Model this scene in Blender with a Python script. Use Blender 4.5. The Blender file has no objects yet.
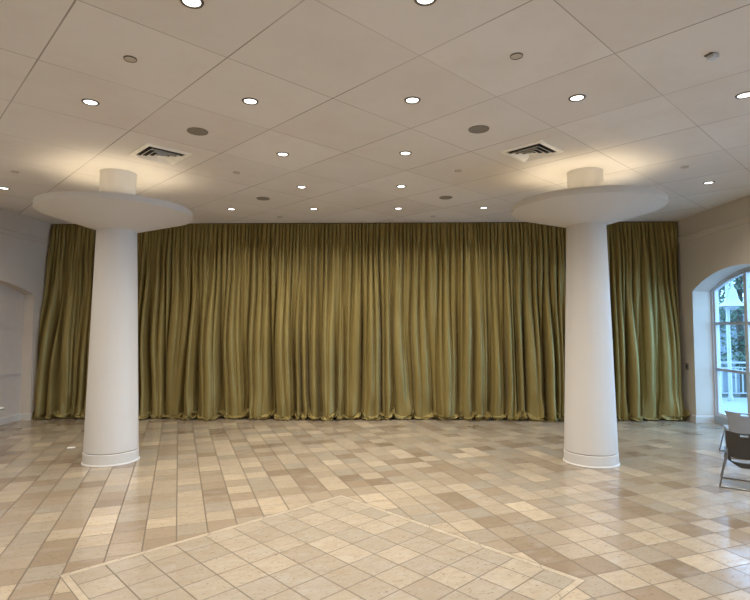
import bpy, bmesh, math, random
import numpy as np
from mathutils import Vector, Matrix

# ------------------------------------------------------------------ camera, world, big lights
C = bpy.context.scene
col = C.collection
R = math.radians
H = 4.39                                   # ceiling height
YB = 12.15                                 # wall behind the curtain
YS = -8.0                                  # wall behind the viewer
XR, XW = 6.55, 7.06                        # right wall: room face, outer face
XL, XLW = -7.72, -7.94                     # left wall: room face, back of the niche

cam = bpy.data.cameras.new('camera'); co = bpy.data.objects.new('camera', cam); col.objects.link(co)
cam.sensor_width = 36; cam.lens = 529.3 / 750 * 36; cam.clip_start = .05; cam.clip_end = 300
co.location = (0, 0, 2.0); co.rotation_euler = (R(93.01), 0, R(1.19))
C.camera = co
C.view_settings.view_transform = 'Standard'; C.view_settings.look = 'None'
C.view_settings.gamma = 1; C.view_settings.use_curve_mapping = False
C.view_settings.exposure = 0.33

w = bpy.data.worlds.new('sky'); C.world = w; w.use_nodes = True
bg = w.node_tree.nodes['Background']
bg.inputs[0].default_value = (.31, .605, 1.0, 1); bg.inputs[1].default_value = 6.8

WARM = (1.0, .95, .885)
DOWN_W = 125.0
UP_W = 6.2
REAR_W = 120.0

def lamp(name, kind, loc, energy, color, rot=(0, 0, 0), parent=None, **kw):
    l = bpy.data.lights.new(name, kind); l.energy = energy; l.color = color
    for k, v in kw.items(): setattr(l, k, v)
    o = bpy.data.objects.new(name, l); col.objects.link(o); o.location = loc; o.rotation_euler = rot
    if parent: o.parent = parent
    return o

# unseen lamps added on the ceiling-light grid behind the viewer to brighten the hall
for yy in (2.03, -1.38, -4.8):
    for xx in (-4.83, -1.42, 1.98, 5.38):
        lamp('fill_lamp', 'SPOT', (xx, yy, H - .03), REAR_W, WARM, spot_size=R(176), spot_blend=.7, shadow_soft_size=.08)

for xx, yy in ((-6.53, 5.43), (-6.53, 7.14), (-4.83, 5.43), (5.38, 5.43), (5.38, 7.12)):  # bare lamps added out of view to warm the side walls
    lamp('fill_lamp', 'SPOT', (xx, yy, H - .03), DOWN_W * .8, WARM, spot_size=R(160), spot_blend=1.0, shadow_soft_size=.08)

# ------------------------------------------------------------------ helpers
def tag(o, label=None, cat=None, group=None, kind=None):
    if label: o['label'] = label
    if cat: o['category'] = cat
    if group: o['group'] = group
    if kind: o['kind'] = kind
    return o
def empty(name, loc=(0, 0, 0), rz=0):
    o = bpy.data.objects.new(name, None); o.empty_display_size = .1
    col.objects.link(o); o.location = loc; o.rotation_euler = (0, 0, rz)
    return o
def link(name, bm, mat, parent=None, smooth=False, bevel=0):
    me = bpy.data.meshes.new(name)
    bmesh.ops.recalc_face_normals(bm, faces=bm.faces)
    bm.to_mesh(me); bm.free()
    if smooth:
        for p in me.polygons: p.use_smooth = True
        try: me.set_sharp_from_angle(angle=R(38))
        except Exception: pass
    if mat: me.materials.append(mat)
    o = bpy.data.objects.new(name, me); col.objects.link(o)
    if parent: o.parent = parent
    if bevel:
        b = o.modifiers.new('edge', 'BEVEL'); b.width = bevel; b.segments = 2; b.limit_method = 'ANGLE'
    return o
def struct(name, bm, mat, parent=None, **k):
    o = link(name, bm, mat, parent, **k)
    if not parent: o['kind'] = 'structure'
    return o
def box(bm, x0, x1, y0, y1, z0, z1):
    vs = [bm.verts.new((x, y, z)) for x in (x0, x1) for y in (y0, y1) for z in (z0, z1)]
    for f in ((0, 1, 3, 2), (4, 6, 7, 5), (0, 4, 5, 1), (2, 3, 7, 6), (0, 2, 6, 4), (1, 5, 7, 3)):
        bm.faces.new([vs[i] for i in f])
    return vs
def lathe(bm, prof, n=64, cx=0, cy=0, close=True):
    rings = []
    for r, z in prof:
        if r < 1e-5: rings.append([bm.verts.new((cx, cy, z))])
        else: rings.append([bm.verts.new((cx + r * math.cos(2 * math.pi * i / n), cy + r * math.sin(2 * math.pi * i / n), z)) for i in range(n)])
    for a, b in zip(rings, rings[1:]):
        for i in range(n):
            j = (i + 1) % n
            if len(a) == 1 and len(b) == 1: continue
            if len(a) == 1: bm.faces.new((a[0], b[i], b[j]))
            elif len(b) == 1: bm.faces.new((a[i], b[0], a[j]))
            else: bm.faces.new((a[i], b[i], b[j], a[j]))
    return rings
def tube(bm, pts, r, n=10):
    pts = [Vector(p) for p in pts]; rings = []
    up = Vector((0.13, .21, .97)).normalized()
    for i, p in enumerate(pts):
        d = (pts[min(i + 1, len(pts) - 1)] - pts[max(i - 1, 0)]).normalized()
        a = d.cross(up)
        if a.length < .05: a = d.cross(Vector((1, 0, 0)))
        a.normalize(); b = d.cross(a)
        rings.append([bm.verts.new(p + r * (a * math.cos(2 * math.pi * k / n) + b * math.sin(2 * math.pi * k / n))) for k in range(n)])
    for a, b in zip(rings, rings[1:]):
        for k in range(n): bm.faces.new((a[k], a[(k + 1) % n], b[(k + 1) % n], b[k]))
    bm.faces.new(rings[0]); bm.faces.new(rings[-1])
def prism(bm, outline, ax, a0, a1):
    """extrude a 2D outline along axis ax ('x','y','z') from a0 to a1"""
    def P(u, v, a):
        return {'x': (a, u, v), 'y': (u, a, v), 'z': (u, v, a)}[ax]
    A = [bm.verts.new(P(u, v, a0)) for u, v in outline]; B = [bm.verts.new(P(u, v, a1)) for u, v in outline]
    n = len(A); caps = [bm.faces.new(A), bm.faces.new(B[::-1])]
    for i in range(n): bm.faces.new((A[i], B[i], B[(i + 1) % n], A[(i + 1) % n]))
    bm.normal_update(); bmesh.ops.triangulate(bm, faces=caps)
def rounded(pts, r, k=5):
    """round the corners of a closed polygon"""
    out = []; n = len(pts)
    for i in range(n):
        p = Vector(pts[i]); a = Vector(pts[i - 1]) - p; b = Vector(pts[(i + 1) % n]) - p
        rr = min(r, a.length * .49, b.length * .49); a.normalize(); b.normalize()
        s, e = p + a * rr, p + b * rr
        for j in range(k + 1):
            t = j / k
            q = s * (1 - t) ** 2 + p * 2 * t * (1 - t) + e * t * t
            out.append((q.x, q.y))
    return out

# ------------------------------------------------------------------ materials
class N:
    def __init__(s, name):
        s.m = bpy.data.materials.new(name); s.m.use_nodes = True; s.t = s.m.node_tree; s.b = s.t.nodes['Principled BSDF']
    def n(s, kind, **kw):
        x = s.t.nodes.new(kind)
        for k, v in kw.items():
            if isinstance(v, tuple) and k.startswith('i'): pass
            setattr(x, k, v)
        return x
    def l(s, a, b): s.t.links.new(a, b)
    def set(s, x, i, v):
        if hasattr(v, 'is_output') or isinstance(v, bpy.types.NodeSocket): s.l(v, x.inputs[i])
        else: x.inputs[i].default_value = v
    def math(s, op, a, b=0.0, c=None):
        x = s.n('ShaderNodeMath', operation=op); s.set(x, 0, a); s.set(x, 1, b)
        if c is not None: s.set(x, 2, c)
        return x.outputs[0]
    def mix(s, f, a, b, blend='MIX'):
        x = s.n('ShaderNodeMix', data_type='RGBA', blend_type=blend)
        s.set(x, 0, f); s.set(x, 6, a); s.set(x, 7, b); return x.outputs[2]
    def noise(s, vec, scale, detail=3, rough=.5, dims='3D', w=None):
        x = s.n('ShaderNodeTexNoise', noise_dimensions=dims)
        if vec is not None: s.l(vec, x.inputs['Vector'])
        x.inputs['Scale'].default_value = scale; x.inputs['Detail'].default_value = detail; x.inputs['Roughness'].default_value = rough
        return x.outputs['Fac']
    def ramp(s, f, stops, interp='LINEAR'):
        x = s.n('ShaderNodeValToRGB'); s.l(f, x.inputs[0]); r = x.color_ramp; r.interpolation = interp
        while len(r.elements) < len(stops): r.elements.new(.5)
        for e, (p, c) in zip(r.elements, stops): e.position = p; e.color = (*c, 1)
        return x.outputs[0]
    def comb(s, x, y, z=0.0):
        k = s.n('ShaderNodeCombineXYZ'); s.set(k, 0, x); s.set(k, 1, y); s.set(k, 2, z); return k.outputs[0]
    def pos(s):
        g = s.n('ShaderNodeTexCoord'); return g.outputs['Object']
    def sep(s, v):
        x = s.n('ShaderNodeSeparateXYZ'); s.l(v, x.inputs[0]); return x.outputs
    def bump(s, h, strength=.2, dist=.01):
        x = s.n('ShaderNodeBump'); s.set(x, 'Strength', strength); s.set(x, 'Distance', dist); s.l(h, x.inputs['Height'])
        s.l(x.outputs[0], s.b.inputs['Normal'])

def plain(name, c, rough=.5, metal=0, var=.06, scale=6, spec=None, bump=0):
    k = N(name); v = k.pos(); f = k.noise(v, scale, 4)
    lo = tuple(max(0, x * (1 - var)) for x in c); hi = tuple(min(1, x * (1 + var)) for x in c)
    k.l(k.ramp(f, [(.3, lo), (.7, hi)]), k.b.inputs['Base Color'])
    k.b.inputs['Roughness'].default_value = rough; k.b.inputs['Metallic'].default_value = metal
    if spec is not None: k.b.inputs['Specular IOR Level'].default_value = spec
    if bump: k.bump(k.noise(v, scale * 25, 3), bump, .003)
    return k.m
def emit(name, c, s):
    k = N(name); k.b.inputs['Base Color'].default_value = (*c, 1)
    k.b.inputs['Emission Color'].default_value = (*c, 1); k.b.inputs['Emission Strength'].default_value = s
    return k.m

M_wall = plain('painted_plaster', (.60, .53, .44), .7, var=.03, scale=1.5, bump=.08)
M_trim = plain('painted_trim', (.60, .565, .51), .45, var=.02)
M_niche = plain('niche_paint', (.60, .52, .44), .6, var=.03)
M_column = plain('column_paint', (.59, .56, .515), .55, var=.015, scale=2, bump=.05)
M_white = plain('white_frame_paint', (.54, .56, .58), .35, var=.02)
M_rail = plain('white_outdoor_paint', (.29, .30, .31), .5)
M_sill = plain('grey_sill', (.36, .42, .48), .5)
M_ivory = plain('ivory_metal', (.95, .92, .84), .35)
M_black = plain('duct_black', (.02, .018, .015), .8)
M_grille = plain('speaker_grille', (.235, .21, .175), .7, var=.1, scale=60)
M_bronze = plain('dark_trim_ring', (.10, .085, .065), .4)
M_cover = plain('cover_plate', (.52, .46, .385), .5)
M_lens = emit('lamp_lens', (1.0, .97, .93), 3.5)
M_off = plain('dark_lens', (.16, .15, .14), .3)
M_chrome = plain('chrome_rod', (.26, .26, .26), .3, 1.0)
M_char = plain('charcoal_plastic', (.035, .032, .027), .5)
M_grey = plain('grey_plastic', (.30, .305, .31), .45)
M_steel = plain('brushed_steel', (.75, .72, .66), .35)
M_table = plain('pale_laminate', (.7, .66, .6), .4)
M_deck = plain('pale_deck', (.22, .23, .24), .8, var=.05)
M_bark = plain('bark', (.07, .055, .04), .9, var=.3, scale=12)
M_leaf = plain('leaf_green', (.05, .085, .05), .6, var=.5, scale=3)
M_leaf2 = plain('leaf_dark_green', (.03, .06, .045), .6, var=.5, scale=3)
M_soil = plain('dark_soil', (.05, .06, .045), .95, var=.3, scale=3)
M_stone = plain('grey_stone', (.16, .19, .21), .9, var=.15, scale=2)

def floor_mat():
    k = N('limestone_tiles'); x, y, z = k.sep(k.pos())
    def rot(ang):                             # coordinates along / across the tile rows
        c, s = math.cos(ang), math.sin(ang)
        u = k.math('ADD', k.math('MULTIPLY', x, c), k.math('MULTIPLY', y, s))
        v = k.math('SUBTRACT', k.math('MULTIPLY', y, c), k.math('MULTIPLY', x, s))
        return u, v
    def tiles(u, v, pitch, ou, ov, gap, rowk=1.0):
        a = k.math('DIVIDE', k.math('SUBTRACT', u, ou), pitch); b = k.math('DIVIDE', k.math('SUBTRACT', v, ov), pitch)
        ca, cb = k.math('FLOOR', a), k.math('FLOOR', b)
        fa, fb = k.math('FRACT', a), k.math('FRACT', b)
        da = k.math('MINIMUM', fa, k.math('SUBTRACT', 1.0, fa)); db = k.math('MINIMUM', fb, k.math('SUBTRACT', 1.0, fb))
        d = k.math('MULTIPLY', k.math('MINIMUM', da, k.math('MULTIPLY', db, rowk)), pitch)
        return ca, cb, k.math('LESS_THAN', d, gap)
    def rnd(a, b, sx):
        n = k.n('ShaderNodeTexWhiteNoise', noise_dimensions='3D'); k.l(k.comb(a, b, sx), n.inputs[0]); return n.outputs[0]
    # the hall: rows turned 22 degrees
    u1, v1 = rot(R(FLOOR_ANG)); ca, cb, g1 = tiles(u1, v1, .2900, FLOOR_OU, .03, .0066, 1.25)
    ch = k.math('FLOOR', k.math('DIVIDE', cb, 2.0)); block = rnd(k.math('FLOOR', k.math('DIVIDE', ca, 2.0)), ch, 3.7); pair = rnd(ca, ch, 6.2); single = rnd(ca, cb, 9.1)
    r1 = k.math('ADD', k.math('ADD', k.math('MULTIPLY', block, .22), k.math('MULTIPLY', pair, .16)), k.math('MULTIPLY', single, .62))
    # the square panel, turned 45 degrees
    s2 = math.sqrt(.5)
    u2 = k.math('MULTIPLY', k.math('ADD', x, y), s2); v2 = k.math('MULTIPLY', k.math('SUBTRACT', x, y), s2)
    c2, d2, g2 = tiles(u2, v2, .2985, 4.215, -1.975, .0056)
    r2 = k.math('ADD', k.math('MULTIPLY', rnd(c2, d2, 5.3), .6), .26)
    du = k.math('SUBTRACT', 1.496, k.math('ABSOLUTE', k.math('SUBTRACT', u2, 2.694)))
    dv = k.math('SUBTRACT', 1.496, k.math('ABSOLUTE', k.math('SUBTRACT', v2, -3.448)))
    e = k.math('MINIMUM', du, dv)
    inside = k.math('GREATER_THAN', e, 0.0)
    band = k.math('MULTIPLY', inside, k.math('LESS_THAN', e, .060))
    edge = k.math('MAXIMUM', k.math('LESS_THAN', k.math('ABSOLUTE', e), .004), k.math('LESS_THAN', k.math('ABSOLUTE', k.math('SUBTRACT', e, .060)), .003))
    bu = k.math('FRACT', k.math('DIVIDE', k.math('ADD', u2, v2), .61)); bj = k.math('LESS_THAN', bu, .012)
    tone = k.math('ADD', k.math('MULTIPLY', r1, k.math('SUBTRACT', 1.0, inside)), k.math('MULTIPLY', r2, inside))
    base = k.ramp(tone, [(.12, (.205, .152, .102)), (.28, (.285, .218, .150)), (.40, (.345, .278, .198)), (.5, (.315, .274, .21)), (.60, (.39, .318, .226)), (.74, (.425, .348, .246)), (.92, (.54, .44, .305))])
    base = k.mix(k.math('MULTIPLY', inside, .55), base, (.375, .328, .252, 1))
    base = k.mix(band, base, (.47, .40, .29, 1))
    # stone figure: per-tile offset clouds, veins and pits
    off = k.comb(k.math('MULTIPLY', ca, 3.17), k.math('MULTIPLY', cb, 1.73), k.math('MULTIPLY', single, 9.0))
    vec = k.n('ShaderNodeVectorMath', operation='ADD'); k.l(k.comb(u1, k.math('MULTIPLY', v1, 2.2)), vec.inputs[0]); k.l(off, vec.inputs[1])
    cl = k.noise(vec.outputs[0], 7, 5, .6)
    base = k.mix(k.ramp(cl, [(.35, (0, 0, 0)), (.75, (.5, .5, .5))]), base, (.30, .225, .15, 1))
    cl2 = k.noise(vec.outputs[0], 3, 3)
    base = k.mix(k.ramp(cl2, [(.55, (0, 0, 0)), (.8, (.35, .35, .35))]), base, (.42, .40, .36, 1))
    pit = k.noise(vec.outputs[0], 26, 2, .7)
    base = k.mix(k.ramp(pit, [(.62, (0, 0, 0)), (.70, (.6, .6, .6))]), base, (.15, .10, .06, 1))
    sm_ = k.n('ShaderNodeTexNoise'); k.l(vec.outputs[0], sm_.inputs['Vector']); sm_.inputs['Scale'].default_value = 9; sm_.inputs['Detail'].default_value = 7; sm_.inputs['Roughness'].default_value = .72; sm_.inputs['Distortion'].default_value = .6
    base = k.mix(k.ramp(sm_.outputs['Fac'], [(.60, (0, 0, 0)), (.70, (.5, .5, .5))]), base, (.16, .115, .07, 1))
    grout = k.math('ADD', k.math('MULTIPLY', g1, k.math('SUBTRACT', 1.0, inside)), k.math('MULTIPLY', g2, k.math('MULTIPLY', inside, k.math('SUBTRACT', 1.0, band))))
    grout = k.math('MINIMUM', k.math('ADD', k.math('ADD', grout, edge), k.math('MULTIPLY', band, bj)), 1.0)
    base = k.mix(k.math('MULTIPLY', grout, .85), base, (.10, .07, .042, 1))
    k.l(base, k.b.inputs['Base Color'])
    rg = k.ramp(k.noise(vec.outputs[0], 9, 4), [(.3, (.13, .13, .13)), (.75, (.26, .26, .26))])
    k.l(k.math('ADD', rg, k.math('MULTIPLY', grout, .4)), k.b.inputs['Roughness'])
    k.b.inputs['Specular IOR Level'].default_value = .5
    k.bump(k.math('SUBTRACT', 1.0, grout), .25, .002)
    return k.m
def ceiling_mat():
    k = N('ceiling_panels'); x, y, z = k.sep(k.pos()); s2 = math.sqrt(.5); P = 1.2035
    u = k.math('DIVIDE', k.math('SUBTRACT', k.math('MULTIPLY', k.math('ADD', x, y), s2), 1.015), P)
    v = k.math('DIVIDE', k.math('SUBTRACT', k.math('MULTIPLY', k.math('SUBTRACT', x, y), s2), -1.797), P)
    def line(a, wd):
        f = k.math('FRACT', a); return k.math('LESS_THAN', k.math('MULTIPLY', k.math('MINIMUM', f, k.math('SUBTRACT', 1.0, f)), P), wd)
    lu, lv = line(u, .0065), line(v, .0045)
    n = k.n('ShaderNodeTexWhiteNoise', noise_dimensions='2D'); k.l(k.comb(k.math('FLOOR', u), k.math('FLOOR', v)), n.inputs[0])
    base = k.ramp(n.outputs[0], [(0, (.71, .665, .615)), (1, (.76, .72, .675))])
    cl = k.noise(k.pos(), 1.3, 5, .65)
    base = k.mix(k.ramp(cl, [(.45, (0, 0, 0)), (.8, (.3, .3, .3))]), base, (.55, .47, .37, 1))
    fade = k.ramp(k.noise(k.pos(), .6, 1), [(.35, (.45, .45, .45)), (.6, (1, 1, 1))])
    g = k.math('MULTIPLY', k.math('MINIMUM', k.math('ADD', k.math('MULTIPLY', lu, .72), k.math('MULTIPLY', lv, .6)), .75), fade)
    base = k.mix(g, base, (.13, .10, .07, 1))
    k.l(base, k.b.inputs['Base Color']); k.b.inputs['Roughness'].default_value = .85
    k.bump(k.noise(k.pos(), 60, 3), .12, .003)
    return k.m
def curtain_mat():
    k = N('olive_satin')
    v = k.n('ShaderNodeTexCoord').outputs['Object']
    f = k.noise(v, 1.1, 3); w_ = k.noise(v, 140, 2)
    base = k.ramp(f, [(.3, (.252, .190, .062)), (.7, (.305, .235, .082))])
    base = k.mix(k.math('MULTIPLY', w_, .25), base, (.15, .105, .03, 1))
    k.l(base, k.b.inputs['Base Color']); k.b.inputs['Roughness'].default_value = .40; k.b.inputs['Metallic'].default_value = .28
    k.b.inputs['Specular IOR Level'].default_value = .55
    k.b.inputs['Specular Tint'].default_value = (1.0, .90, .60, 1)
    k.b.inputs['Sheen Weight'].default_value = .25; k.b.inputs['Sheen Roughness'].default_value = .35
    k.b.inputs['Sheen Tint'].default_value = (.95, .82, .55, 1)
    return k.m
def glass_mat():
    k = N('window_glass'); t = k.t; t.nodes.remove(k.b)
    out = [n for n in t.nodes if n.type == 'OUTPUT_MATERIAL'][0]
    tr = t.nodes.new('ShaderNodeBsdfTransparent'); tr.inputs[0].default_value = (.93, .96, .98, 1)
    gl = t.nodes.new('ShaderNodeBsdfGlossy'); gl.inputs['Roughness'].default_value = .02
    fr = t.nodes.new('ShaderNodeFresnel'); fr.inputs[0].default_value = 1.45
    mx = t.nodes.new('ShaderNodeMixShader'); ge = t.nodes.new('ShaderNodeNewGeometry'); inv = t.nodes.new('ShaderNodeMath'); inv.operation = 'SUBTRACT'; inv.inputs[0].default_value = 1; t.links.new(ge.outputs['Backfacing'], inv.inputs[1])
    mu = t.nodes.new('ShaderNodeMath'); mu.operation = 'MULTIPLY'; t.links.new(fr.outputs[0], mu.inputs[0]); t.links.new(inv.outputs[0], mu.inputs[1]); t.links.new(mu.outputs[0], mx.inputs[0])
    t.links.new(tr.outputs[0], mx.inputs[1]); t.links.new(gl.outputs[0], mx.inputs[2]); t.links.new(mx.outputs[0], out.inputs[0])
    return k.m
FLOOR_ANG, FLOOR_OU = 21.5, .015
M_floor, M_ceil, M_curtain, M_glass = floor_mat(), ceiling_mat(), curtain_mat(), glass_mat()

# ------------------------------------------------------------------ the room
bm = bmesh.new(); box(bm, XLW - .3, XW, YS - .3, YB + .3, -.2, 0); struct('floor', bm, M_floor)
bm = bmesh.new(); box(bm, XLW - .3, XW, YS - .3, YB + .3, H, H + .25); struct('ceiling', bm, M_ceil)
bm = bmesh.new(); box(bm, XLW - .3, XW, YB, YB + .3, 0, H); struct('wall_far', bm, M_wall)
bm = bmesh.new(); box(bm, XLW - .3, XW, YS - .3, YS, 0, H); struct('wall_near', bm, M_wall)

def arch_pts(yc, hw, zs, za, n=28):
    rise = za - zs; rad = (hw * hw + rise * rise) / (2 * rise); zc = za - rad; a0 = math.asin(hw / rad)
    return [(yc + rad * math.sin(-a0 + 2 * a0 * i / n), zc + rad * math.cos(-a0 + 2 * a0 * i / n)) for i in range(n + 1)]
def wall_outline(openings, y0, y1):
    out = [(y0, 0)]
    for (yc, hw, zs, za) in sorted(openings):
        out += [(yc - hw, 0)] + arch_pts(yc, hw, zs, za) + [(yc + hw, 0)]
    return out + [(y1, 0), (y1, H), (y0, H)]
RW = [(yc, 1.43, 2.78, 3.17) for yc in (10.0, 5.6, 1.2, -3.2)]
bm = bmesh.new(); prism(bm, wall_outline(RW, YS, YB), 'x', XR, XW); struct('wall_right', bm, M_wall)
LN = (10.0, 1.43, 2.72, 2.97)
bm = bmesh.new(); prism(bm, wall_outline([LN], YS, YB), 'x', XL, XLW); struct('wall_left', bm, M_wall)

# picture rail and baseboards
for side, x0, s in (('left', XL, 1), ('right', XR, -1)):
    bm = bmesh.new()
    prism(bm, [(x0, 3.90), (x0 + s * .018, 3.905), (x0 + s * .018, 3.985), (x0 + s * .034, 3.995), (x0 + s * .034, 4.015), (x0, 4.02)], 'y', YS, YB)
    struct('trim_1' if side == 'left' else 'trim_2', bm, M_wall)
    ops = [LN] if side == 'left' else RW
    bm = bmesh.new(); edges = [YS]
    for o in sorted(ops): edges += [o[0] - o[1], o[0] + o[1]]
    edges.append(YB); d = XL - XLW if side == 'left' else XW - XR
    pr = lambda: [(x0, 0), (x0 + s * .018, 0), (x0 + s * .018, .13), (x0 + s * .010, .15), (x0, .152)]
    for a, b in zip(edges[::2], edges[1::2]): prism(bm, pr(), 'y', a, b)
    for o in ops:                             # returns along the jambs
        for yy, t in ((o[0] - o[1], 1), (o[0] + o[1], -1)):
            prism(bm, [(yy, 0), (yy + t * .018, 0), (yy + t * .018, .13), (yy + t * .010, .15), (yy, .152)], 'x', x0 + s * .018, x0 - s * (d - (.0 if side == 'left' else .085)))
    if side == 'left':
        prism(bm, [(XLW, 0), (XLW + .018, 0), (XLW + .018, .13), (XLW + .01, .15), (XLW, .152)], 'y', LN[0] - LN[1] + .018, LN[0] + LN[1] - .018)
    struct('baseboard_' + side, bm, M_trim)

# right-hand windows: frame, mullions, transoms and glass in every arch
def window(idx, yc, hw, zs, za):
    root = empty('window_%d' % idx, (XW, yc, 0)); root['kind'] = 'structure'
    def part(name, bm, mat): 
        bmesh.ops.translate(bm, verts=bm.verts, vec=(-XW, -yc, 0)); return link(name, bm, mat, root)
    xo, xi = XW - .005, XW - .125
    outer = [(yc - hw, .16)] + arch_pts(yc, hw, zs, za) + [(yc + hw, .16)]
    b = .085
    inner = [(yc - hw + b, .16 + .06)] + [(y, z) for y, z in arch_pts(yc, hw - b, zs + .01, za - b)] + [(yc + hw - b, .16 + .06)]
    bm = bmesh.new()
    def ring(outer, inner, x0, x1):
        n = len(outer)
        A = [[bm.verts.new((x, u, v)) for u, v in pl] for x in (x0, x1) for pl in (outer, inner)]
        for i in range(n):
            j = (i + 1) % n
            bm.faces.new((A[0][i], A[0][j], A[1][j], A[1][i])); bm.faces.new((A[2][i], A[3][i], A[3][j], A[2][j]))
            bm.faces.new((A[0][i], A[2][i], A[2][j], A[0][j])); bm.faces.new((A[1][i], A[1][j], A[3][j], A[3][i]))
    mid = [(yc - hw + .04, .16 + .03)] + arch_pts(yc, hw - .04, zs + .005, za - .04) + [(yc + hw - .04, .16 + .03)]
    ring(outer, mid, xi, xo); ring(mid, inner, xi + .03, xo - .01)
    part('window_frame', bm, M_white)
    mul = [yc - .36, yc + .36]
    def top(y): 
        pts = arch_pts(yc, hw - b, zs + .01, za - b)
        for (a, za_), (c, zc_) in zip(pts, pts[1:]):
            if a <= y <= c: return za_ + (zc_ - za_) * (y - a) / (c - a)
        return zs
    for my in mul:
        bm = bmesh.new(); box(bm, xi + .005, xo - .01, my - .045, my + .045, .2, top(my) + .02); part('mullion', bm, M_white)
    lim = [yc - hw + b] + mul + [yc + hw - b]
    for z in (2.09, 1.13):
        for a, c in zip(lim, lim[1:]):
            bm = bmesh.new(); box(bm, xi + .012, xo - .012, a - .02 if a == lim[0] else a + .043, c + .02 if c == lim[-1] else c - .043, z - .028, z + .028); part('transom', bm, M_sill)
    bm = bmesh.new(); pl = [(yc - hw + .06, .2)] + arch_pts(yc, hw - .06, zs, za - .06) + [(yc + hw - .06, .2)]
    prism(bm, pl, 'x', XW - .040, XW - .034); part('pane', bm, M_glass)
    bm = bmesh.new(); box(bm, XW - .14, XW - .002, yc - hw, yc + hw, 0.0, .16); part('window_sill', bm, M_sill)
for i, o in enumerate(RW): window(i + 1, *o)

# the closed arch on the left: a painted panel with two cross rails
root = empty('window_5', (XLW, LN[0], 0)); root['kind'] = 'structure'
def lpart(name, bm, mat): bmesh.ops.translate(bm, verts=bm.verts, vec=(-XLW, -LN[0], 0)); return link(name, bm, mat, root)
bm = bmesh.new(); box(bm, XLW - .3, XLW, YS, YB, 0, H); lpart('blind_panel', bm, M_niche)
for z in (2.02, 1.03):
    bm = bmesh.new(); box(bm, XLW, XLW + .025, LN[0] - LN[1], LN[0] + LN[1], z - .02, z + .02); lpart('transom', bm, M_niche)

# switch plates on the right wall, beside the drapes
def plate(name, y, z, hy, hz, mat, mat2, label, cat):
    root = empty(name, (XR, y, z)); tag(root, label, cat)
    bm = bmesh.new(); box(bm, -.008, 0, -hy, hy, -hz, hz); link('cover', bm, mat, root, bevel=.003)
    bm = bmesh.new(); box(bm, -.014, -.006, -hy * .3, hy * .3, -hz * .4, hz * .4); link('toggle', bm, mat2, root)
plate('wall_switch', 11.69, 2.21, .045, .065, M_trim, M_white, 'small pale plate high on the wall between drapes and arched window', 'switch')
plate('wall_switch', 11.71, 1.16, .06, .075, M_grille, M_black, 'small dark plate low on the wall between drapes and arched window', 'switch')

# ------------------------------------------------------------------ columns with saucer capitals
def column(x, y, label, SH, CZ):
    CR, CT = 1.10, .10; k = 1
    root = empty('column', (x, y, 0)); tag(root, label, 'column', 'columns with saucer tops')
    bm = bmesh.new(); lathe(bm, [(0, 0), (.396, 0), (.399, .008), (.394, .020), (.384, .026), (.381, .160), (.374, .168), (0, .168)], 96); link('base', bm, M_column, root, smooth=True)
    bm = bmesh.new(); lathe(bm, [(.368, .166), (.368, .177)], 96); link('groove', bm, M_bronze, root, smooth=True)
    prof = [(0, .175), (.370, .175), (.376, .181)]
    for i in range(1, 15):
        t = i / 14; prof.append((.376 - .091 * t, .181 + (SH - .181) * t))
    prof += [(0, SH)]
    bm = bmesh.new(); lathe(bm, prof, 96); link('shaft', bm, M_column, root, smooth=True)
    cap = [(.0, SH - .005), (.285, SH - .005), (.31, SH + .008)]
    for i in range(1, 11):
        t = i / 10; cap.append((.31 + (CR - .34) * t, SH + .008 + (CZ - SH - .008) * t))
    cap += [(CR - .004, CZ + .004), (CR, CZ + .012), (CR, CZ + CT - .006), (CR - .006, CZ + CT), (CR - .10, CZ + CT), (CR - .14, CZ + CT - .06), (.0, CZ + CT - .06)]
    bm = bmesh.new(); lathe(bm, cap, 128); link('capital', bm, M_column, root, smooth=True)
    bm = bmesh.new(); lathe(bm, [(0, CZ + CT - .065), (.258, CZ + CT - .065), (.258, H - .012), (.266, H - .011), (.266, H), (0, H)], 72); link('neck', bm, M_column, root, smooth=True)
    for i in range(6):
        a = 2 * math.pi * (i + .5) / 6; rr = .64
        bm = bmesh.new(); lathe(bm, [(0, -.03), (.06, -.03), (.075, .0), (.07, .0), (.055, -.022), (0, -.022)], 20)
        o = link('uplight', bm, M_black, root, smooth=True); o.location = (rr * math.cos(a), rr * math.sin(a), CZ + CT - .03)
        lamp('uplight_lamp', 'SPOT', (rr * math.cos(a), rr * math.sin(a), CZ + CT - .02), UP_W * k, (1.0, .84, .60), rot=(R(180), 0, 0), parent=root, spot_size=R(150), spot_blend=.8, shadow_soft_size=.05)
    return root
column(-4.145, 8.01, 'white round column with saucer top nearer the closed arch niche', 3.49, 3.735)
column(3.06, 8.09, 'white round column with saucer top nearer the glazed arch and chairs', 3.56, 3.79)

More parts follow.
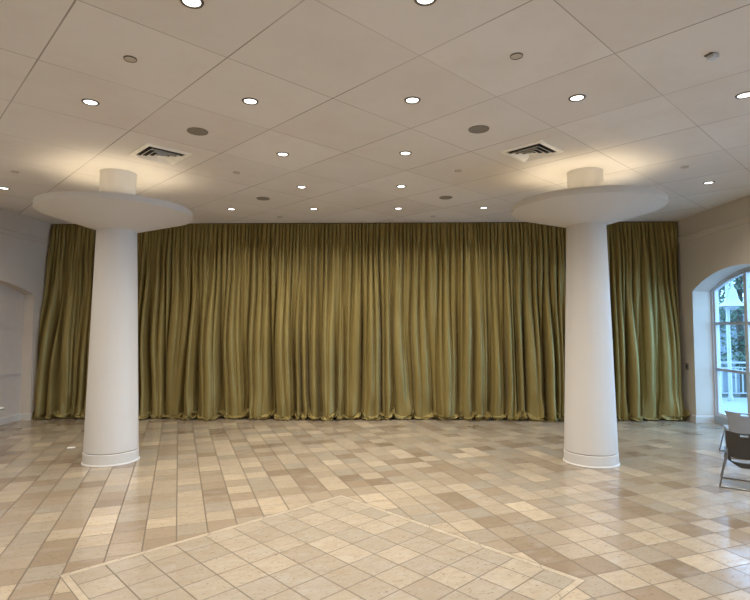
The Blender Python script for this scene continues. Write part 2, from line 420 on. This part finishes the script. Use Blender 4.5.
# ------------------------------------------------------------------ the drapes
def vnoise(rng, x, y, nx=512, ny=64):
    g = rng.random((ny, nx)); xi = np.floor(x).astype(int); yi = np.floor(y).astype(int)
    fx = x - xi; fy = y - yi; fx = fx * fx * (3 - 2 * fx); fy = fy * fy * (3 - 2 * fy)
    a = g[yi % ny, xi % nx]; b = g[yi % ny, (xi + 1) % nx]; c = g[(yi + 1) % ny, xi % nx]; d = g[(yi + 1) % ny, (xi + 1) % nx]
    return (a * (1 - fx) + b * fx) * (1 - fy) + (c * (1 - fx) + d * fx) * fy * 1.0
def folds(rng, X, mean, spread, lo, hi):
    """random fold boundaries over the span; gives width, centre-phase and strength at each X"""
    e = [X[0] - .3]
    while e[-1] < X[-1] + .5: e.append(e[-1] + min(hi, max(lo, mean * math.exp(rng.normal(0, spread)))))
    e = np.array(e); k = np.clip(np.searchsorted(e, X, side='right') - 1, 0, len(e) - 2)
    wd = e[k + 1] - e[k]; ph = (X - e[k]) / wd
    amp = rng.uniform(.55, 1.15, len(e))[k]; skew = rng.uniform(-.5, .5, len(e))[k]
    return wd, ph, amp, skew, k
def lobe(ph, p): return np.abs(np.sin(np.pi * ph)) ** p
def gap(ph, c, p): return np.clip((np.abs(np.sin(np.pi * ph)) - c) / (1 - c), 0, 1) ** p
def build_curtain():
    rng = np.random.default_rng(11)
    x0, x1 = -7.67, 6.50; NX, NT = 2400, 110
    X = np.linspace(x0, x1, NX); top, Lz, PUD = 4.372, 4.372, .30
    tl = np.concatenate([np.linspace(0, 3.9, 62), np.linspace(3.9, Lz + PUD, NT - 61)[1:]])
    L = tl[:, None]; t = np.clip(L / Lz, 0, 1); XX = np.repeat(X[None, :], len(tl), 0)
    tb = t + 0 * XX
    # wandering of the folds sideways with height
    wob = (vnoise(rng, (XX - x0) * 1.6, tb * 2.2) - .5) * .16 * tb
    XS = XX + wob
    def layer(mean, spread, lo, hi):
        e = [x0 - .4]
        while e[-1] < x1 + .6: e.append(e[-1] + min(hi, max(lo, mean * math.exp(rng.normal(0, spread)))))
        e = np.array(e); k = np.clip(np.searchsorted(e, XS.ravel(), side='right') - 1, 0, len(e) - 2).reshape(XS.shape)
        wd = e[k + 1] - e[k]; ph = (XS - e[k]) / wd
        return wd, ph, rng.uniform(.5, 1.15, len(e))[k], k, rng.uniform(0, 1, len(e))[k]
    sm = lambda a, b, v: (lambda q: q * q * (3 - 2 * q))(np.clip((v - a) / (b - a), 0, 1))
    w1, p1, a1, k1, q1 = layer(.085, .30, .05, .15)       # gathers at the header
    w2, p2, a2, k2, q2 = layer(.150, .40, .08, .32)       # mid folds
    w3, p3, a3, k3, q3 = layer(.290, .50, .12, .62)       # deep folds
    g1 = (1 - sm(.02, .5, tb) * .94) * (.4 + .6 * sm(0, .03, tb)); g2 = sm(.0, .22, tb) * (1 - .65 * sm(.45, .95, tb) * sm(.18, .34, w3)) ; g3 = sm(.04 + .25 * q3, .62 + .2 * q3, tb)
    dep = .085 * g1 * a1 * gap(p1, .2, .6) + .130 * g2 * a2 * gap(p2, .15 + .30 * q2, .5) + .340 * g3 * a3 * gap(p3, .22 + .28 * q3, .38)
    dx = -.07 * w2 * g2 * np.sin(2 * np.pi * p2) - .07 * w3 * g3 * np.sin(2 * np.pi * p3) - .07 * w1 * g1 * np.sin(2 * np.pi * p1)
    # soft creases that run part of the way down a wide fold
    cr = (vnoise(rng, XX * 16 + 300, tb * 3.0) - .5) * .018 + (vnoise(rng, XX * 34 + 300, tb * 7.0) - .5) * .006
    dep = dep + cr * sm(.05, .3, tb)
    # the extra length lies crumpled on the floor
    hb = .03 + .30 * vnoise(rng, (XX - x0) * 5.0 + 80, 0 * XX + 3.5) * (1.1 - .8 * lobe(p3, 1.0))
    ex = np.clip(L - (Lz - hb), 0, None) / (PUD + hb)
    wide = vnoise(rng, (XX - x0) * 2.4 + 7, ex * 0 + .5)
    n1 = vnoise(rng, (XX - x0) * 8, ex * 4 + 2) - .5; n2 = vnoise(rng, (XX - x0) * 19, ex * 7 + 9) - .5; n3 = vnoise(rng, (XX - x0) * 7.3 + 40, ex * 3.3 + 20) - .5
    z = np.maximum(top - L, 0) + 0 * XX
    zp = hb * (1 - ex) ** 1.5
    z = np.where(ex > 0, zp, z)
    amt = sm(0, .25, ex)
    lb = lobe(p3, .8); fwd = (.015 + (.09 + .28 * wide) * (1 - lb)) * np.sin(np.pi * np.clip(ex, 0, 1) * .95) + amt * (1.15 - .8 * lb) * (.17 * n1 + .11 * n2)
    z = z + amt * (np.abs(n3) * .20 + np.abs(n2) * .12) * (1 - .6 * ex) * (1.2 - .9 * lb)
    pre = sm(.86, .965, tb) * (1 - amt)                   # kinks just above the floor
    fwd = fwd + pre * (.11 * n1 + .05 * n2)
    z = np.maximum(z, .006 + .004 * np.abs(n2))
    Y = 11.93 - dep - fwd
    Y = Y - .06 * sm(.3, 1, tb)
    Xo = XX + dx + amt * (.10 * n3 + .04 * n2) + pre * (.07 * n3 + .03 * n1)
    Xo = Xo - .17 * sm(.15, 1, tb) * (1 - sm(-7.67, -6.9, XX))
    Xo = np.clip(Xo, XL + .02, XR - .03)
    Y = np.minimum(Y, 12.10)
    nT = len(tl); verts = np.stack([Xo, Y, z], -1).reshape(-1, 3).astype(np.float32)
    i = np.arange(nT - 1)[:, None] * NX + np.arange(NX - 1)[None, :]
    f = np.stack([i, i + NX, i + NX + 1, i + 1], -1).reshape(-1, 4)
    me = bpy.data.meshes.new('drape'); me.vertices.add(len(verts)); me.vertices.foreach_set('co', verts.ravel())
    me.loops.add(f.size); me.loops.foreach_set('vertex_index', f.ravel().astype(np.int32))
    me.polygons.add(len(f)); me.polygons.foreach_set('loop_start', np.arange(0, f.size, 4, dtype=np.int32))
    me.polygons.foreach_set('use_smooth', np.ones(len(f), dtype=bool))
    me.update(calc_edges=True); me.validate(); me.materials.append(M_curtain)
    root = empty('curtain', (-.6, 12.0, 0)); tag(root, 'olive gold floor-length curtain gathered across the whole far wall', 'curtain')
    o = bpy.data.objects.new('drape', me); col.objects.link(o); o.parent = root; o.location = (.6, -12.0, 0)
    bm = bmesh.new(); box(bm, x0 + .6, x1 + .6, -.05, .03, 4.366, H); link('curtain_track', bm, M_black, root)
build_curtain()

# ------------------------------------------------------------------ ceiling fittings
def downlight(x, y, label, lit=True):
    root = empty('downlight', (x, y, H)); tag(root, label, 'ceiling light', 'round recessed ceiling lights')
    bm = bmesh.new(); lathe(bm, [(.063, -.004), (.068, -.009), (.081, -.009), (.087, 0), (.063, 0), (.063, -.004)], 40); link('trim_ring', bm, M_bronze, root, smooth=True)
    bm = bmesh.new(); lathe(bm, [(0, -.003), (.065, -.003), (.065, 0), (0, 0)], 40); link('lens', bm, M_lens if lit else M_off, root, smooth=True)
    if lit: lamp('downlight_lamp', 'SPOT', (0, 0, -.03), DOWN_W, WARM, parent=root, spot_size=R(146), spot_blend=1.0, shadow_soft_size=.07)
LIGHTS = [
 (-1.42, 3.73, 'lit ceiling downlight cut by the top edge, the niche-side one of two'),
 (.29, 3.73, 'lit ceiling downlight cut by the top edge, the window-side one of two'),
 (-3.13, 5.43, 'lit ceiling downlight in front of the vent by the niche-side column'),
 (-1.43, 5.44, 'lit ceiling downlight, second from the niche side in the five-light row'),
 (.28, 5.45, 'lit ceiling downlight, middle one of the five-light row'),
 (1.99, 5.43, 'lit ceiling downlight in front of the vent by the chair-side column'),
 (3.69, 5.40, 'lit ceiling downlight, end of the five-light row on the window side'),
 (-1.42, 7.15, 'lit ceiling downlight, niche side of the pair between the two vents'),
 (.27, 7.14, 'lit ceiling downlight, window side of the pair between the two vents'),
 (-1.43, 8.85, 'lit ceiling downlight, niche side of the pair midway between the column tops'),
 (.26, 8.84, 'lit ceiling downlight, window side of the pair midway between the column tops'),
 (-3.11, 10.49, 'small lit ceiling downlight near the curtain, beside the left column top'),
 (-1.45, 10.50, 'small lit ceiling downlight near the curtain, second of its row of four'),
 (.25, 10.50, 'small lit ceiling downlight near the curtain, third of its row of four'),
 (1.95, 10.48, 'small lit ceiling downlight near the curtain, beside the right column top'),
 (-6.54, 8.82, 'lit ceiling downlight above the closed arch, outside the left column'),
 (5.32, 8.72, 'lit ceiling downlight near the glazed arch, outside the right column'),
]
for x, y, l in LIGHTS: downlight(x, y, l)

def cover(x, y, r, label, mat, name='ceiling_speaker', cat='speaker', group='dark round ceiling speakers', ring=None):
    root = empty(name, (x, y, H)); tag(root, label, cat, group)
    bm = bmesh.new(); lathe(bm, [(0, -.006), (r * .9, -.006), (r * .9, 0), (0, 0)], 36); link('grille' if cat == 'speaker' else 'cap', bm, mat, root, smooth=True)
    bm = bmesh.new(); lathe(bm, [(r * .88, 0), (r * .9, -.010), (r * .98, -.010), (r, 0)], 36); link('rim', bm, ring or mat, root, smooth=True)
cover(-2.29, 6.28, .125, 'dark round ceiling speaker beside the vent by the left column', M_grille)
cover(1.12, 6.28, .125, 'dark round ceiling speaker beside the vent by the right column', M_grille)
cover(-2.27, 9.63, .12, 'dark round ceiling speaker nearer the curtain on the left', M_grille)
cover(1.10, 9.62, .12, 'dark round ceiling speaker nearer the curtain on the right', M_grille)
SG = dict(name='sprinkler_cover', cat='sprinkler cover', group='round sprinkler covers on the ceiling')
cover(-2.27, 4.54, .056, 'beige sprinkler cover in front of the five-light row, left one', M_cover, ring=M_bronze, **SG)
cover(1.15, 4.56, .056, 'beige sprinkler cover in front of the five-light row, right one', M_cover, ring=M_bronze, **SG)
cover(-2.30, 7.99, .056, 'beige sprinkler cover behind the left vent', M_cover, **SG)
cover(1.10, 7.96, .056, 'beige sprinkler cover behind the right vent', M_cover, **SG)
cover(4.44, 7.84, .056, 'beige sprinkler cover above the right column top, window side', M_cover, **SG)
cover(-5.68, 7.88, .056, 'beige sprinkler cover above the left column top, niche side', M_cover, **SG)
cover(-2.29, 11.27, .056, 'beige sprinkler cover close to the curtain top, left one', M_cover, **SG)
cover(1.01, 11.25, .056, 'beige sprinkler cover close to the curtain top, right one', M_cover, **SG)
root = empty('smoke_detector', (2.86, 4.57, H), R(20)); tag(root, 'small square white detector hanging from the ceiling near the window side', 'detector')
bm = bmesh.new(); box(bm, -.036, .036, -.034, .034, -.042, -.008); link('body', bm, M_white, root, bevel=.006)
bm = bmesh.new(); box(bm, -.048, .030, -.022, .046, -.010, 0); link('mount', bm, M_bronze, root)

def vent(u, v, label):
    root = empty('air_vent', ((u + v) * math.sqrt(.5), (u - v) * math.sqrt(.5), H), R(45)); tag(root, label, 'air vent', 'square ceiling air vents')
    def sq(bm, a0, z0, a1, z1):
        A = [bm.verts.new((x * a0, y * a0, z0)) for x, y in ((-1, -1), (1, -1), (1, 1), (-1, 1))]
        B = [bm.verts.new((x * a1, y * a1, z1)) for x, y in ((-1, -1), (1, -1), (1, 1), (-1, 1))]
        for i in range(4): bm.faces.new((A[i], A[(i + 1) % 4], B[(i + 1) % 4], B[i]))
    bm = bmesh.new(); sq(bm, .308, 0, .308, -.012); sq(bm, .308, -.012, .248, -.016); sq(bm, .248, -.016, .242, -.002); link('frame', bm, M_ivory, root)
    bm = bmesh.new(); box(bm, -.26, .26, -.26, .26, -.003, 0); link('duct', bm, M_black, root)
    for a in (.226, .158, .092):
        bm = bmesh.new(); sq(bm, a, -.046, a - .042, -.014); sq(bm, a - .042, -.014, a - .045, -.016); sq(bm, a - .045, -.016, a - .003, -.048); sq(bm, a, -.046, a - .003, -.048); link('louver', bm, M_ivory, root)
    bm = bmesh.new(); box(bm, -.045, .045, -.045, .045, -.046, -.040); link('centre_plate', bm, M_ivory, root)
vent(2.832, -7.215, 'square ivory ceiling vent by the left column, niche side')
vent(6.42, -3.622, 'square ivory ceiling vent by the right column, window side')

# ------------------------------------------------------------------ chairs at the right edge
def chair(loc, rz, shell, label, wide=.178, flare=.02):
    root = empty('chair', loc, rz); tag(root, label, 'chair', 'plastic chairs by the window')
    bw, bd, sw = .27, .255, .19               # half base width, half depth, half shell width
    def rod(name, pts):
        bm = bmesh.new(); tube(bm, pts, .0095, 10); link(name, bm, M_chrome, root, smooth=True)
    zr = .0095
    for s in (-1, 1):
        rod('leg', [(s * bw, -bd, zr), (s * (bw - .05), -bd - .01, .25), (s * (sw - .01), -bd + .0, .40), (s * (sw - .02), -bd - .03, .60)])
        rod('leg', [(s * bw, bd, zr), (s * (bw - .05), bd - .03, .25), (s * (sw - .01), bd - .08, .405)])
        rod('seat_rail', [(s * (sw - .01), -bd + .0, .40), (s * (sw - .01), bd - .08, .405)])
    rod('floor_bar', [(-bw, -bd, zr), (bw, -bd, zr)]); rod('floor_bar', [(-bw, bd, zr), (bw, bd, zr)])
    # seat pan
    bm = bmesh.new(); out = rounded([(-sw - .015, -bd + .02), (sw + .015, -bd + .02), (sw + .03, bd - .02), (-sw - .03, bd - .02)], .06)
    prism(bm, out, 'z', .412, .432); link('seat', bm, shell, root, bevel=.006)
    # curved back with a hand slot and a lumbar gap, built as a grid with holes
    bm = bmesh.new(); nx, nz = 44, 44; vs = {}; z0, z1 = .275, .735
    def hw(z):
        t = (z - z0) / (z1 - z0); a = wide + .035 * t + flare * max(0, t - .75) / .25
        return a * min(1, (max(0, t) / .14 + .35) ** .5) if t < .1 else a
    for i in range(nx + 1):
        for j in range(nz + 1):
            q = -1 + 2 * i / nx; z = z0 + (z1 - z0) * j / nz
            zz = z - .022 * (1 - q * q) * (j / nz) ** 4 + .05 * q ** 4 * (1 - j / nz) ** 4
            x = q * hw(z); t = j / nz
            y = -bd - .02 + .05 * (1 - t) - .06 * t ** 1.5 - .045 * (1 - q * q)
            vs[i, j] = bm.verts.new((x, y, zz))
    for i in range(nx):
        for j in range(nz):
            q = -1 + 2 * (i + .5) / nx; t = (j + .5) / nz
            if abs(q) < .24 and .875 < t < .945: continue
            if abs(q + .0) < .80 and .13 < t < .24: continue
            bm.faces.new((vs[i, j], vs[i + 1, j], vs[i + 1, j + 1], vs[i, j + 1]))
    for v in [v for v in bm.verts if not v.link_faces]: bm.verts.remove(v)
    o = link('backrest', bm, shell, root, smooth=True)
    m = o.modifiers.new('thick', 'SOLIDIFY'); m.thickness = .009; m.offset = 0
    return root
def at_corner(ax, ay, rz):                     # place a chair by the floor point of its rear left leg
    c, s = math.cos(rz), math.sin(rz); lx, ly = .27, .255
    return (ax + c * lx - s * ly, ay + s * lx + c * ly, 0)
chair(at_corner(4.19, 6.85, R(-33)), R(-33), M_char, 'charcoal plastic chair on a thin chrome rod frame, in front of the grey one', .168, -.012)
chair((5.56, 8.50, 0), R(-25), M_grey, 'grey plastic chair with a hand slot, standing behind the charcoal one', .185, .035)

# table corner that just enters at the left edge
root = empty('table', (-6.655, 8.0, 0)); tag(root, 'pale table with a dark edge, only its corner entering below the closed arch', 'table')
bm = bmesh.new(); prism(bm, rounded([(-.6, -.38), (.6, -.38), (.6, .38), (-.6, .38)], .05), 'z', .715, .74); link('tabletop', bm, M_table, root)
bm = bmesh.new(); prism(bm, rounded([(-.603, -.383), (.603, -.383), (.603, .383), (-.603, .383)], .05), 'z', .708, .7195); link('edge_band', bm, M_char, root)
for sx in (-1, 1):
    for sy in (-1, 1):
        bm = bmesh.new(); tube(bm, [(sx * .52, sy * .31, 0), (sx * .52, sy * .31, .71)], .016); link('leg', bm, M_char, root, smooth=True)

root = empty('floor_plate', (-5.26, 8.85, 0), R(21)); tag(root, 'small pale metal plate set in the floor beside the left column', 'floor plate')
bm = bmesh.new(); prism(bm, rounded([(-.06, -.05), (.06, -.05), (.06, .05), (-.06, .05)], .015), 'z', 0, .006); link('cover', bm, M_steel, root)
bm = bmesh.new(); lathe(bm, [(0, .008), (.022, .008), (.024, .005), (0, .005)], 20); link('cap', bm, M_ivory, root, smooth=True)

# ------------------------------------------------------------------ outside the arched window
bm = bmesh.new(); box(bm, XW, 16, YS - 4, 15.6, -.25, -.01); struct('ground_terrace', bm, M_deck)
bm = bmesh.new(); box(bm, 2, 30, 15.6, 30, -.9, -.6); struct('ground_garden', bm, M_soil)
# white guard rail along the far edge of the terrace
def railing():
    ya, yb, x0, x1 = 15.3, 15.3, 7.6, 12.6
    root = empty('railing', (x0, ya, 0)); tag(root, 'white metal railing with upright bars on the terrace outside', 'railing')
    for nm, z0, z1, d in (('handrail', .99, 1.04, .035), ('lower_rail', .14, .17, .02), ('middle_rail', .86, .89, .02)):
        bm = bmesh.new(); box(bm, 0, x1 - x0, -d, d, z0, z1); link(nm, bm, M_rail, root)
    n = 26
    for i in range(n + 1):
        x = (x1 - x0) * i / n; post = i % 9 == 0
        bm = bmesh.new(); r = .035 if post else .014
        box(bm, x - r, x + r, -r, r, -.01 if post else .15, .99 if post else .88); link('post' if post else 'baluster', bm, M_rail, root)
railing()
def lantern():
    x, y = 9.62, 14.9
    root = empty('street_lantern', (x, y, 0)); tag(root, 'white bell-shaped lantern on a post outside the arched window', 'lantern')
    bm = bmesh.new(); lathe(bm, [(0, -.01), (.07, -.01), (.07, .1), (.06, .12), (.05, .14), (.045, 3.38), (0, 3.40)], 20); bmesh.ops.translate(bm, verts=bm.verts, vec=(-.13, 0, 0)); link('post', bm, M_rail, root, smooth=True)
    bm = bmesh.new(); tube(bm, [(-.13 + .065 * (1 - math.cos(a)), 0, 3.38 + .07 * math.sin(a)) for a in [math.pi * i / 12 for i in range(13)]], .02); link('arm', bm, M_rail, root, smooth=True)
    bm = bmesh.new(); lathe(bm, [(0, 3.40), (.035, 3.38), (.045, 3.18), (.055, 3.12), (.10, 3.06), (.13, 2.95), (.15, 2.82), (.20, 2.72), (.33, 2.63), (.36, 2.60), (.34, 2.59), (.0, 2.62)], 36); link('shade', bm, M_rail, root, smooth=True)
    bm = bmesh.new(); lathe(bm, [(0, 2.62), (.16, 2.61), (.15, 2.55), (.09, 2.50), (0, 2.48)], 24); link('globe', bm, M_rail, root, smooth=True)
lantern()
def tree(x, y, h, r, seed, mat, label, n=2600):
    rnd = random.Random(seed); root = empty('tree', (x, y, -.6)); tag(root, label, 'tree', 'trees beyond the terrace')
    bm = bmesh.new(); tube(bm, [(0, 0, 0), (.05, .03, h * .3), (-.04, .06, h * .6), (0, 0, h * .9)], .11, 10); link('trunk', bm, M_bark, root, smooth=True)
    bm = bmesh.new()
    cl = [(rnd.gauss(0, r * .45), rnd.gauss(0, r * .45), h * (.30 + .62 * rnd.random())) for _ in range(26)]
    for i in range(n):
        c = rnd.choice(cl); p = Vector((c[0] + rnd.gauss(0, .34), c[1] + rnd.gauss(0, .34), c[2] + rnd.gauss(0, .34)))
        m = Matrix.Rotation(rnd.random() * 6.28, 3, Vector((rnd.gauss(0, 1), rnd.gauss(0, 1), rnd.gauss(0, 1))).normalized())
        s = rnd.uniform(.06, .13)
        bm.faces.new([bm.verts.new(p + m @ Vector(q) * s) for q in ((-1, 0, 0), (0, -.5, .1), (1, 0, 0), (0, .5, .1))])
    link('crown', bm, mat, root)
tree(11.9, 18.0, 5.2, 1.3, 3, M_leaf, 'leafy green tree outside, behind the bell lantern')
tree(16.6, 18.4, 4.6, 1.1, 8, M_leaf2, 'darker leafy tree outside, beyond the window mullion')
root = empty('garden_wall', (8, 22, -.59)); tag(root, 'dark grey stone wall far beyond the terrace railing', 'wall')
bm = bmesh.new(); box(bm, 0, 13, 0, .4, -.01, 3.4); link('masonry', bm, M_stone, root)
bm = bmesh.new(); box(bm, -.05, 13.05, -.06, .46, 3.4, 3.52); link('coping', bm, M_stone, root)
